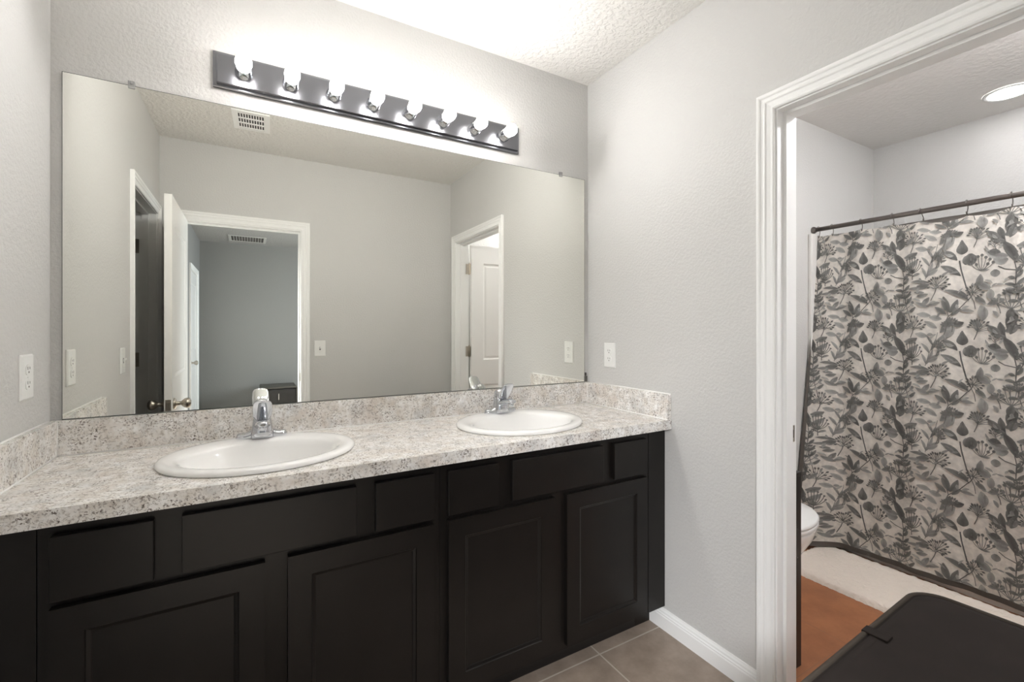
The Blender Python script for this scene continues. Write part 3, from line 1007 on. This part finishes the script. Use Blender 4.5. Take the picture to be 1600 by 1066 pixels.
def ztop(a):
    y = Y0 - a
    rs = RINGS
    if y > rs[0]: return ZT
    for i in range(len(rs) - 1):
        if rs[i] >= y >= rs[i + 1]:
            t = (rs[i] - y) / (rs[i] - rs[i + 1])
            sag = [.003, .004, .005, .008, .016, .011, .008][i]
            base = [ZT, ZT, ZT - .001, ZT - .001, ZT - .010, ZT - .016, ZT - .010, ZT - .006]
            return base[i] * (1 - t) + base[i + 1] * t - sag * 4 * t * (1 - t)
    return ZT - .006


def surf(a, z, n=0.0):
    zz = ZT - z
    fall = min(1, max(0, zz / 1.8))
    f = 0.5 + 0.5 * fall
    x = XC + 0.010
    x += f * (0.007 * sin(2 * pi * (a / 0.31) + 0.6) + 0.004 * sin(2 * pi * a / 0.127 + 1.0))
    x += 0.012 * fall * sin(2 * pi * a / 0.9 + 2.2)
    kick = math.exp(-(a / 0.10) ** 2)
    x -= kick * 0.21 * fall ** 1.15
    y = Y0 - a + kick * 0.012 * fall
    # fade top to the scalloped edge
    d = max(0.0, 1 - zz / 0.10)
    z2 = z - d * (ZT - ztop(a))
    return (x - n, y, z2)


cb = MB()
ink = []


def inkadd(verts, faces, cols):
    cb.add(verts, faces, 0, True)
    ink.extend(cols)


BASE = (lin(236), lin(230), lin(222))
NA, NZ = 150, 90
vs = [surf(CW * i / NA, ZBOT + (ZT - ZBOT) * j / NZ) for j in range(NZ + 1) for i in range(NA + 1)]
fs = [(j * (NA + 1) + i, j * (NA + 1) + i + 1, (j + 1) * (NA + 1) + i + 1, (j + 1) * (NA + 1) + i) for j in range(NZ) for i in range(NA)]
inkadd(vs, fs, [BASE] * len(vs))

# motifs of one repeat, in units of a 675 x 630 grid (x right, y down)
rnd = random.Random(5)
strips = []   # (list of (x, y, halfwidth, tone))


def leaf(x0, y0, x1, y1, wd, t0, t1, bend=0.0, n=7, blunt=0.75):
    pts = []
    dx, dy = x1 - x0, y1 - y0
    ln = math.hypot(dx, dy) or 1
    nx, ny = -dy / ln, dx / ln
    for i in range(n + 1):
        t = i / n
        o = bend * ln * 4 * t * (1 - t)
        hw_ = wd / 2 * (sin(pi * min(max(t, 0.02), 0.98))) ** blunt
        pts.append((x0 + dx * t + nx * o, y0 + dy * t + ny * o, hw_, t0 + (t1 - t0) * t))
    strips.append(pts)


def stem(pts, wd, tone):
    strips.append([(x, y, wd / 2, tone) for x, y in pts])


def blob(x, y, rx, ry, t0, t1):
    leaf(x, y - ry, x, y + ry, 2 * rx, t0, t1, 0, 8, 0.5)


def umbel(x, y, tips, tone, dot, ts, wd=4):
    for tx, ty in tips:
        cx_, cy_ = x + (tx - x) * 0.75, y + (ty - y) * 0.30
        stem([((1 - q) ** 2 * x + 2 * q * (1 - q) * cx_ + q * q * tx, (1 - q) ** 2 * y + 2 * q * (1 - q) * cy_ + q * q * ty) for q in (0, .2, .4, .6, .8, 1)], wd, tone)
        blob(tx, ty, dot, dot, ts, ts + 0.08)


def berries(x, y, stemx, stemy, ang, spread, n, r, tone):
    stem([(stemx, stemy), ((stemx + x) / 2 + 4, (stemy + y) / 2), (x, y)], 6, tone)
    for k in range(n):
        a = ang + spread * (k / (n - 1) - 0.5)
        rr_ = r * (0.65 + 0.5 * rnd.random())
        bx_, by_ = x + rr_ * cos(a), y + rr_ * sin(a)
        sx_, sy_ = x + (stemx - x) * 0.3 * rnd.random(), y + (stemy - y) * 0.3 * rnd.random()
        stem([(sx_, sy_), (bx_, by_)], 3.2, tone + 0.1)
        leaf(bx_ - 5 * cos(a), by_ - 5 * sin(a), bx_ + 17 * cos(a), by_ + 17 * sin(a), 13, tone, tone + 0.12)


# pale background washes
for x0, y0, x1, y1, wd in ((610, 505, 700, 520, 38), (690, 530, 770, 545, 42), (660, 560, 740, 610, 40), (1030, 90, 1110, 150, 55), (940, 560, 1010, 600, 45), (310, 300, 380, 340, 44), (600, 20, 680, 40, 40)):
    leaf(x0, y0, x1, y1, wd, 0.74, 0.64)
# grassy pale leaves
for x0, y0, x1, y1, wd in ((668, 240, 640, 165, 20), (668, 245, 712, 130, 24), (690, 160, 640, 90, 22), (700, 140, 735, 55, 24), (680, 200, 755, 165, 22), (715, 110, 668, 30, 18), (730, 80, 790, 20, 22), (672, 225, 745, 190, 26)):
    leaf(x0, y0, x1, y1, wd, 0.52, 0.68, 0.06)
stem([(665, 255), (690, 160), (735, 55), (745, 10)], 4, 0.5)
# fig and rose bulb with its stem
stem([(876, 140), (884, 200), (900, 270), (915, 330), (938, 385)], 9, 0.30)
stem([(938, 385), (960, 430), (968, 480)], 5, 0.34)
strips.append([(890 + 2 * q, -2 + 100 * q, w_, 0.44 - 0.20 * q) for q, w_ in ((0, 3), (.12, 9), (.28, 17), (.45, 27), (.62, 34), (.78, 34), (.9, 25), (.97, 13), (1, 3))])
leaf(880, 10, 892, 85, 20, 0.5, 0.3)
blob(940, 138, 38, 40, 0.40, 0.26)
blob(912, 142, 20, 30, 0.50, 0.34)
leaf(925, 172, 978, 118, 18, 0.30, 0.48, -0.3)
leaf(910, 130, 968, 122, 16, 0.55, 0.42, 0.25)
leaf(915, 155, 975, 150, 14, 0.52, 0.40, 0.3)
leaf(765, 168, 882, 246, 44, 0.52, 0.27, -0.05)
leaf(790, 178, 872, 230, 12, 0.62, 0.5)
leaf(768, 66, 862, 136, 44, 0.55, 0.26, -0.08)
leaf(748, 70, 770, 150, 20, 0.6, 0.5)
leaf(760, 140, 800, 128, 16, 0.56, 0.46)
stem([(770, 70), (810, 72), (850, 95)], 4, 0.45)
# big branch
stem([(1188, 338), (1196, 240), (1180, 160), (1140, 80), (1130, 10)], 6, 0.30)
stem([(1196, 236), (1130, 222), (1095, 200)], 6, 0.30)
leaf(1118, 40, 1196, 186, 58, 0.30, 0.26, -0.06)
leaf(1105, -60, 1128, 30, 42, 0.36, 0.26, 0.05)
leaf(1128, 0, 1205, -40, 44, 0.40, 0.52, 0.1)
leaf(1196, -135, 1150, -10, 66, 0.34, 0.27, 0.04)
leaf(1190, -60, 1160, 20, 52, 0.30, 0.38)
leaf(1160, -120, 1180, -40, 22, 0.42, 0.36)
leaf(1095, 50, 1060, -30, 40, 0.32, 0.5, 0.05)
leaf(1140, 45, 1090, 20, 20, 0.38, 0.55)
leaf(1195, 80, 1288, 52, 46, 0.55, 0.40, 0.1)
leaf(1040, 100, 1110, 112, 48, 0.34, 0.30)
leaf(1070, 150, 1150, 158, 62, 0.66, 0.50, 0.1)
leaf(1075, 128, 1150, 140, 40, 0.46, 0.58)
leaf(1200, 160, 1290, 105, 42, 0.62, 0.54, 0.1)
blob(1080, 245, 27, 24, 0.42, 0.55)
# umbels
umbel(578, 205, [(512, 150), (522, 118), (540, 100), (560, 84), (578, 76), (598, 90), (615, 105), (632, 120), (640, 150)], 0.38, 7, 0.34, 5)
stem([(578, 205), (580, 252)], 6, 0.4)
leaf(578, 222, 530, 205, 16, 0.45, 0.55, 0.1)
leaf(580, 228, 630, 210, 20, 0.45, 0.58, -0.1)
umbel(1003, 222, [(945, 170), (965, 150), (985, 125), (1008, 118), (1030, 135), (1052, 150), (1070, 172), (1040, 180), (975, 178)], 0.42, 10, 0.32, 4)
leaf(1003, 222, 1050, 218, 12, 0.45, 0.6)
umbel(1165, 485, [(1075, 420), (1100, 395), (1130, 380), (1160, 372), (1195, 378), (1225, 400), (1255, 420), (1120, 425), (1210, 430)], 0.52, 12, 0.52, 5)
leaf(1150, 560, 1172, 478, 48, 0.28, 0.40)
leaf(1185, 500, 1280, 455, 18, 0.6, 0.66, 0.1)
# fern
stem([(518, 235), (514, 300), (522, 370), (540, 455), (572, 560)], 5, 0.34)
for x, y, dx, dy in ((516, 282, 36, -48), (517, 330, 42, -44), (523, 386, 44, -44), (531, 432, 44, -58), (548, 498, 52, -48), (517, 336, -62, -14), (522, 388, -64, -22), (530, 438, -58, 0), (512, 290, -40, -10), (516, 250, 22, -40)):
    leaf(x, y, x + dx, y + dy, 24, 0.32, 0.46, 0.08)
# berry sprays
berries(745, 300, 700, 412, -1.3, 4.2, 17, 58, 0.27)
berries(590, 600, 568, 680, -1.5, 3.6, 15, 62, 0.30)
berries(960, 360, 925, 420, -1.2, 5.0, 14, 42, 0.28)
berries(985, 610, 960, 690, -1.4, 3.2, 13, 58, 0.30)
# horizontal leaves
leaf(568, 268, 692, 282, 26, 0.5, 0.36, -0.06)
leaf(550, 318, 660, 312, 24, 0.58, 0.48)
leaf(610, 300, 692, 290, 42, 0.42, 0.36, 0.1)
leaf(592, 345, 660, 350, 22, 0.44, 0.52)
leaf(612, 372, 684, 362, 30, 0.40, 0.56, 0.05)
leaf(604, 418, 690, 455, 30, 0.60, 0.54, 0.05)
leaf(640, 440, 692, 385, 34, 0.56, 0.42, 0.05)
leaf(672, 452, 760, 425, 26, 0.42, 0.60, -0.05)
# leaf branch left of centre
stem([(762, 640), (785, 590), (812, 525), (870, 480), (930, 410)], 6, 0.30)
stem([(812, 525), (800, 470), (795, 430)], 5, 0.32)
leaf(782, 385, 818, 498, 46, 0.34, 0.30, 0.04)
leaf(820, 500, 865, 410, 38, 0.30, 0.44, 0.05)
leaf(762, 642, 822, 532, 50, 0.48, 0.30, 0.08)
leaf(728, 458, 800, 512, 34, 0.46, 0.34)
leaf(832, 520, 880, 470, 30, 0.34, 0.5)
leaf(870, 480, 962, 495, 26, 0.46, 0.62)
leaf(832, 580, 900, 570, 42, 0.32, 0.27, 0.1)
leaf(850, 605, 800, 680, 56, 0.66, 0.54, 0.1)
leaf(1000, 455, 1012, 560, 62, 0.68, 0.50, -0.06)
leaf(1022, 470, 1020, 550, 18, 0.46, 0.56)
leaf(790, 340, 925, 412, 36, 0.44, 0.26, -0.06)
leaf(880, 350, 925, 405, 22, 0.3, 0.4)
leaf(968, 400, 1028, 440, 34, 0.36, 0.46)
leaf(980, 335, 1000, 245, 44, 0.30, 0.60, 0.05)
leaf(985, 305, 1052, 350, 42, 0.36, 0.58, 0.05)
blob(1055, 385, 22, 34, 0.62, 0.5)
leaf(1036, 450, 1098, 420, 34, 0.56, 0.44, 0.1)
leaf(1040, 590, 1110, 640, 40, 0.34, 0.44, 0.08)
leaf(1215, 620, 1270, 560, 30, 0.6, 0.5)
leaf(1085, 318, 1128, 322, 12, 0.55, 0.66)
leaf(1060, 330, 1090, 312, 10, 0.55, 0.66)

# small pale sprigs that fill the gaps
for k in range(34):
    x0, y0 = 540 + 675 * rnd.random(), 40 + 630 * rnd.random()
    a0 = rnd.random() * 6.28
    t0 = 0.50 + 0.22 * rnd.random()
    ln = 26 + 34 * rnd.random()
    leaf(x0, y0, x0 + ln * cos(a0), y0 + ln * sin(a0), 10 + 14 * rnd.random(), t0, t0 + 0.1, 0.1)
for k in range(9):
    x0, y0 = 540 + 675 * rnd.random(), 40 + 630 * rnd.random()
    berries(x0, y0, x0 - 20 + 40 * rnd.random(), y0 + 60, -1.5, 2.6, 7, 30, 0.36)
TW, TH = 0.404, 0.437
INKS = (1.02, 1.0, 0.95)
TONE0 = 1.0
layer = 0


def put(px, py, i, j):
    # curtain coordinates: anchor the fig (890, 50) at y = -0.661, z = 1.68
    a = (-Y0 - 0.0) and ((0.661 + Y0) + (px - 890) / 675 * TW + i * TW)
    z = 1.681 - (py - 50) / 630 * TH + j * TH
    return a, z


for i in range(-2, 4):
    for j in range(-5, 3):
        for si, st in enumerate(strips):
            L_, R_, cl_ = [], [], []
            ok = False
            n = len(st)
            for k, (x, y, hw_, tone) in enumerate(st):
                xa, ya = st[max(k - 1, 0)][:2]
                xb, yb2 = st[min(k + 1, n - 1)][:2]
                tx, ty = xb - xa, yb2 - ya
                ln = math.hypot(tx, ty) or 1
                nx, ny = -ty / ln, tx / ln
                for dst, sg in ((L_, 1), (R_, -1)):
                    a, z = put(x + nx * hw_ * sg, y + ny * hw_ * sg, i, j)
                    if 0.0 < a < CW and ZBOT < z < ZT: ok = True
                    dst.append((min(max(a, 0.0), CW), min(max(z, ZBOT), ZT)))
                cl_.append(tone)
            if not ok: continue
            lift = 0.0007 + 0.000012 * si
            vs, cs = [], []
            for k in range(n):
                mid = ((L_[k][0] + R_[k][0]) / 2, (L_[k][1] + R_[k][1]) / 2)
                for q, tt in ((L_[k], 0.10), (mid, -0.02), (R_[k], 0.05)):
                    vs.append(surf(q[0], q[1], lift))
                    t = min(0.97, 0.28 + 0.68 * cl_[k] + tt * (1.0 if st[k][2] > 8 else 0))
                    c_ = lin(255 * t * 0.88)
                    cs.append(tuple(c_ * q_ for q_ in INKS))
            fs = []
            for k in range(n - 1):
                for q in (0, 1):
                    fs.append((k * 3 + q, k * 3 + q + 1, (k + 1) * 3 + q + 1, (k + 1) * 3 + q))
            inkadd(vs, fs, cs)

me = bpy.data.meshes.new('shower_curtain')
me.from_pydata(cb.v, [], cb.f)
me.materials.append(M['curtain'])
me.polygons.foreach_set('use_smooth', [True] * len(me.polygons))
ca = me.color_attributes.new('ink', 'FLOAT_COLOR', 'POINT')
ca.data.foreach_set('color', [x for c_ in ink for x in (*c_, 1.0)])
sc_ = bpy.data.objects.new('shower_curtain', me)
C.objects.link(sc_)
tag(sc_, 'pale shower curtain printed with grey leaves, figs and seed heads', 'shower curtain')

lb = MB()
vs = []
for j in range(41):
    for i in range(61):
        a = -0.03 + (CW + 0.03) * i / 60
        z = 0.029 + (1.842 - 0.029) * j / 40
        x, y, _ = surf(max(a, 0), z)
        f_ = min(1, max(0, (ZT - z) / 1.8))
        o_ = max(0.0, -a) / 0.03
        vs.append((x + 0.014 * (1 - o_) - o_ * 0.055 * f_ ** 1.5, min(y + o_ * (0.004 + 0.004 * f_), -0.4035), z))
lb.add(vs, [(j * 61 + i, j * 61 + i + 1, (j + 1) * 61 + i + 1, (j + 1) * 61 + i) for j in range(40) for i in range(60)], 0, True)
lo = lb.build('curtain_liner', M['liner'])
tag(lo, 'dark charcoal liner hanging just behind the floral curtain', 'shower liner')

# ------------------------------------------------------------------ toilet, side on, tank against the right wall
tl = empty('toilet', (xo + 0.35, -0.62, 0), 'white toilet partly hidden behind the doorway casing', 'toilet')
tx0 = 0.107   # bowl centre relative to the empty (x)


def egg(cx_, rxb, rxf, ry, z, n=40):
    out = []
    for j in range(n):
        t = 2 * pi * j / n
        out.append((cx_ + (rxf if cos(t) > 0 else rxb) * cos(t), ry * sin(t), z))
    return out


b = MB()
b.rings([egg(tx0 - 0.07, 0.19, 0.17, 0.10, 0), egg(tx0 - 0.07, 0.19, 0.165, 0.098, 0.05), egg(tx0 - 0.05, 0.18, 0.15, 0.095, 0.14), egg(tx0 - 0.03, 0.2, 0.19, 0.125, 0.24), egg(tx0, 0.21, 0.235, 0.17, 0.33), egg(tx0, 0.21, 0.248, 0.183, 0.375), egg(tx0, 0.21, 0.25, 0.185, 0.39), egg(tx0, 0.18, 0.22, 0.155, 0.39), egg(tx0, 0.13, 0.16, 0.11, 0.30), egg(tx0, 0.06, 0.06, 0.05, 0.2)], True, True)
b.build('bowl', M['porcelain'], tl)
b = MB()
b.rings([egg(tx0, 0.21, 0.252, 0.187, 0.392), egg(tx0, 0.212, 0.256, 0.19, 0.398), egg(tx0, 0.21, 0.252, 0.187, 0.409), egg(tx0, 0.14, 0.17, 0.115, 0.409), egg(tx0, 0.14, 0.17, 0.115, 0.392), egg(tx0, 0.21, 0.252, 0.187, 0.392)], False, False)
b.build('seat', M['plastic'], tl)
b = MB()
b.rings([egg(tx0, 0.212, 0.254, 0.189, 0.412), egg(tx0, 0.214, 0.258, 0.192, 0.419), egg(tx0, 0.208, 0.25, 0.184, 0.428), egg(tx0, 0.17, 0.2, 0.14, 0.434), egg(tx0, 0.06, 0.06, 0.05, 0.437)], True, True)
b.build('lid', M['plastic'], tl)
MB().box((-0.335, -0.20, 0.37), (-0.15, 0.20, 0.72), 0.02).box((-0.30, -0.1, 0.20), (-0.08, 0.1, 0.388), 0.02).build('tank', M['porcelain'], tl)
MB().box((-0.342, -0.207, 0.722), (-0.142, 0.207, 0.757), 0.012).build('tank_lid', M['porcelain'], tl)
MB().lathe([(0.012, 0), (0.012, 0.012)], (-0.15, -0.14, 0.66), (1, 0, 0), 14).tube([(-0.138, -0.14, 0.66), (-0.134, -0.07, 0.652)], 0.005).build('flush_lever', M['chrome'], tl)

# ------------------------------------------------------------------ dark slim cabinet beside the doorway
dc = empty('storage_cabinet', (1.746, -0.880, 0), 'slim dark brown cabinet edge standing just beyond the doorway casing', 'cabinet')
MB().box((-0.083, -0.046, 0.0), (0.083, -0.030, 0.725), 0.0012).box((-0.083, 0.030, 0.0), (0.083, 0.046, 0.725), 0.0012).box((-0.083, -0.030, 0.03), (-0.075, 0.030, 0.72)).build('side_panel', M['darkcab'], dc)
MB().box((-0.083, -0.048, 0.7255), (0.083, 0.048, 0.742), 0.0015).build('top', M['darkcab'], dc)
MB().box((0.067, -0.0295, 0.02), (0.081, 0.0295, 0.715), 0.0012).build('front_panel', M['darkcab'], dc)
for z in (0.42, 0.53):
    tag(MB().lathe([(0.0032, 0), (0.003, 0.0008)], (0.055, -0.046, z), (0, -1, 0), 12).build('screw_cap', M['steel'], dc), 'small metal screw head')

# ------------------------------------------------------------------ bath mat
mt = MB()
mx_a, mx_b, my_a, my_b = 2.495, 2.957, -1.62, -0.455
nx_, ny_ = 46, 120
rnd = random.Random(3)
top = []
for j in range(ny_ + 1):
    for i in range(nx_ + 1):
        u_, v_ = i / nx_, j / ny_
        x = mx_a + (mx_b - mx_a) * u_
        y = my_a + (my_b - my_a) * v_
        e = min(1.0, min(u_, 1 - u_) * (mx_b - mx_a) / 0.018, min(v_, 1 - v_) * (my_b - my_a) / 0.018)
        hgt = 0.022 * e ** 0.5 + e * (0.0035 * sin(x * 150 + 1.5 * sin(y * 40)) * sin(y * 118 + 1.2 * sin(x * 60)) + 0.002 * rnd.random())
        wob = (1 - e) * 0.004
        top.append((x + wob * sin(y * 170 + rnd.random()), y + wob * sin(x * 150), 0.001 + max(0, hgt)))
mt.add(top, [(j * (nx_ + 1) + i, j * (nx_ + 1) + i + 1, (j + 1) * (nx_ + 1) + i + 1, (j + 1) * (nx_ + 1) + i) for j in range(ny_) for i in range(nx_)], 0, True)
mt.add([(mx_a, my_a, 0.001), (mx_b, my_a, 0.001), (mx_b, my_b, 0.001), (mx_a, my_b, 0.001)], [(0, 3, 2, 1)])
tag(mt.build('bath_mat', M['mat']), 'cream shaggy bath mat on the floor along the shower curtain', 'bath mat')

# ------------------------------------------------------------------ laundry hamper with black lid
HZ = 0.64
ang = radians(2.5)
corner = Vector((1.452, -1.400, 0))
Rz = Matrix.Rotation(ang, 4, 'Z')
hw_, hd_ = 0.70, 0.42
ctr = corner + Rz @ Vector((-hw_ / 2, -hd_ / 2, 0))
hp = empty('laundry_hamper', (ctr.x, ctr.y, 0), 'black fabric laundry hamper with flat lid before the toilet doorway', 'laundry hamper', None, None, ang)
rr2 = lambda hx, hy, r, z: [(x, y, z) for x, y in rrect(hx, hy, r, 10)]
hx, hy = hw_ / 2, hd_ / 2
b = MB()
b.rings([rr2(hx - 0.03, hy - 0.03, 0.05, 0.002), rr2(hx - 0.022, hy - 0.022, 0.055, 0.02), rr2(hx - 0.014, hy - 0.014, 0.06, 0.35), rr2(hx - 0.010, hy - 0.010, 0.06, HZ - 0.016)], True, True, 0, True)
b.build('hamper_body', M['fabric'], hp)
b = MB()
b.rings([rr2(hx - 0.004, hy - 0.004, 0.062, HZ - 0.015), rr2(hx - 0.004, hy - 0.004, 0.062, HZ - 0.004), rr2(hx - 0.009, hy - 0.009, 0.058, HZ - 0.001), rr2(hx - 0.0115, hy - 0.0115, 0.056, HZ - 0.0035), rr2(hx - 0.014, hy - 0.014, 0.054, HZ - 0.0005), rr2(hx - 0.03, hy - 0.03, 0.045, HZ), rr2(hx - 0.12, hy - 0.12, 0.03, HZ - 0.0015)], True, True, 0, True)
b.build('hamper_lid', M['fabric'], hp)
b = MB()
loop = [(x, y, HZ - 0.004) for x, y in rrect(hx - 0.004, hy - 0.004, 0.062, 10)]
rs = []
for k, p in enumerate(loop):
    q0, q1 = Vector(loop[k - 1]), Vector(loop[(k + 1) % len(loop)])
    t = (q1 - q0).normalized()
    nrm = Vector((t.y, -t.x, 0))
    rs.append([Vector(p) + nrm * (0.0062 * cos(a)) + Vector((0, 0, 0.0062 * sin(a))) for a in [2 * pi * z / 10 for z in range(10)]])
rs.append(rs[0])
b.rings(rs, False, False)
tag(b.build('edge_binding', M['binding'], hp), 'lighter olive brown edge binding')
b = MB()
b.box((-0.014, -0.042, HZ), (0.014, 0.008 - 0.006, HZ + 0.004), 0.0012)
b.box((-0.014, -0.004, HZ - 0.012), (0.014, 0.004, HZ + 0.0035), 0.001)
b.shift((0.047, hy - 0.002, 0))
b.build('pull_tab', M['fabric'], hp)

# ------------------------------------------------------------------ black cabinet in the bedroom (seen in the mirror)
bcx, bcy = 0.36, -5.72
bc = empty('media_cabinet', (bcx, bcy, 0), 'low glossy black cabinet against the bedroom far wall in the mirror', 'cabinet')
MB().box((-0.23, -0.30, 0.0), (0.23, 0.20, 0.43), 0.006).build('cabinet_body', M['blackgloss'], bc)
MB().box((-0.235, -0.305, 0.4305), (0.235, 0.206, 0.455), 0.006).build('cabinet_top', M['blacktop'], bc)
dd = MB().box((-0.222, 0.2005, 0.02), (0.222, 0.216, 0.42), 0.003).build('cabinet_door', M['blackgloss'], bc)
tag(MB().box((-0.004, 0.2165, 0.27), (0.004, 0.226, 0.36), 0.001).build('door_handle', M['chrome'], dd), 'thin bright vertical handle')
MB().box((0.228, 0.16, 0.0), (0.248, 0.214, 0.44), 0.004).build('side_post', M['blacktop'], bc)
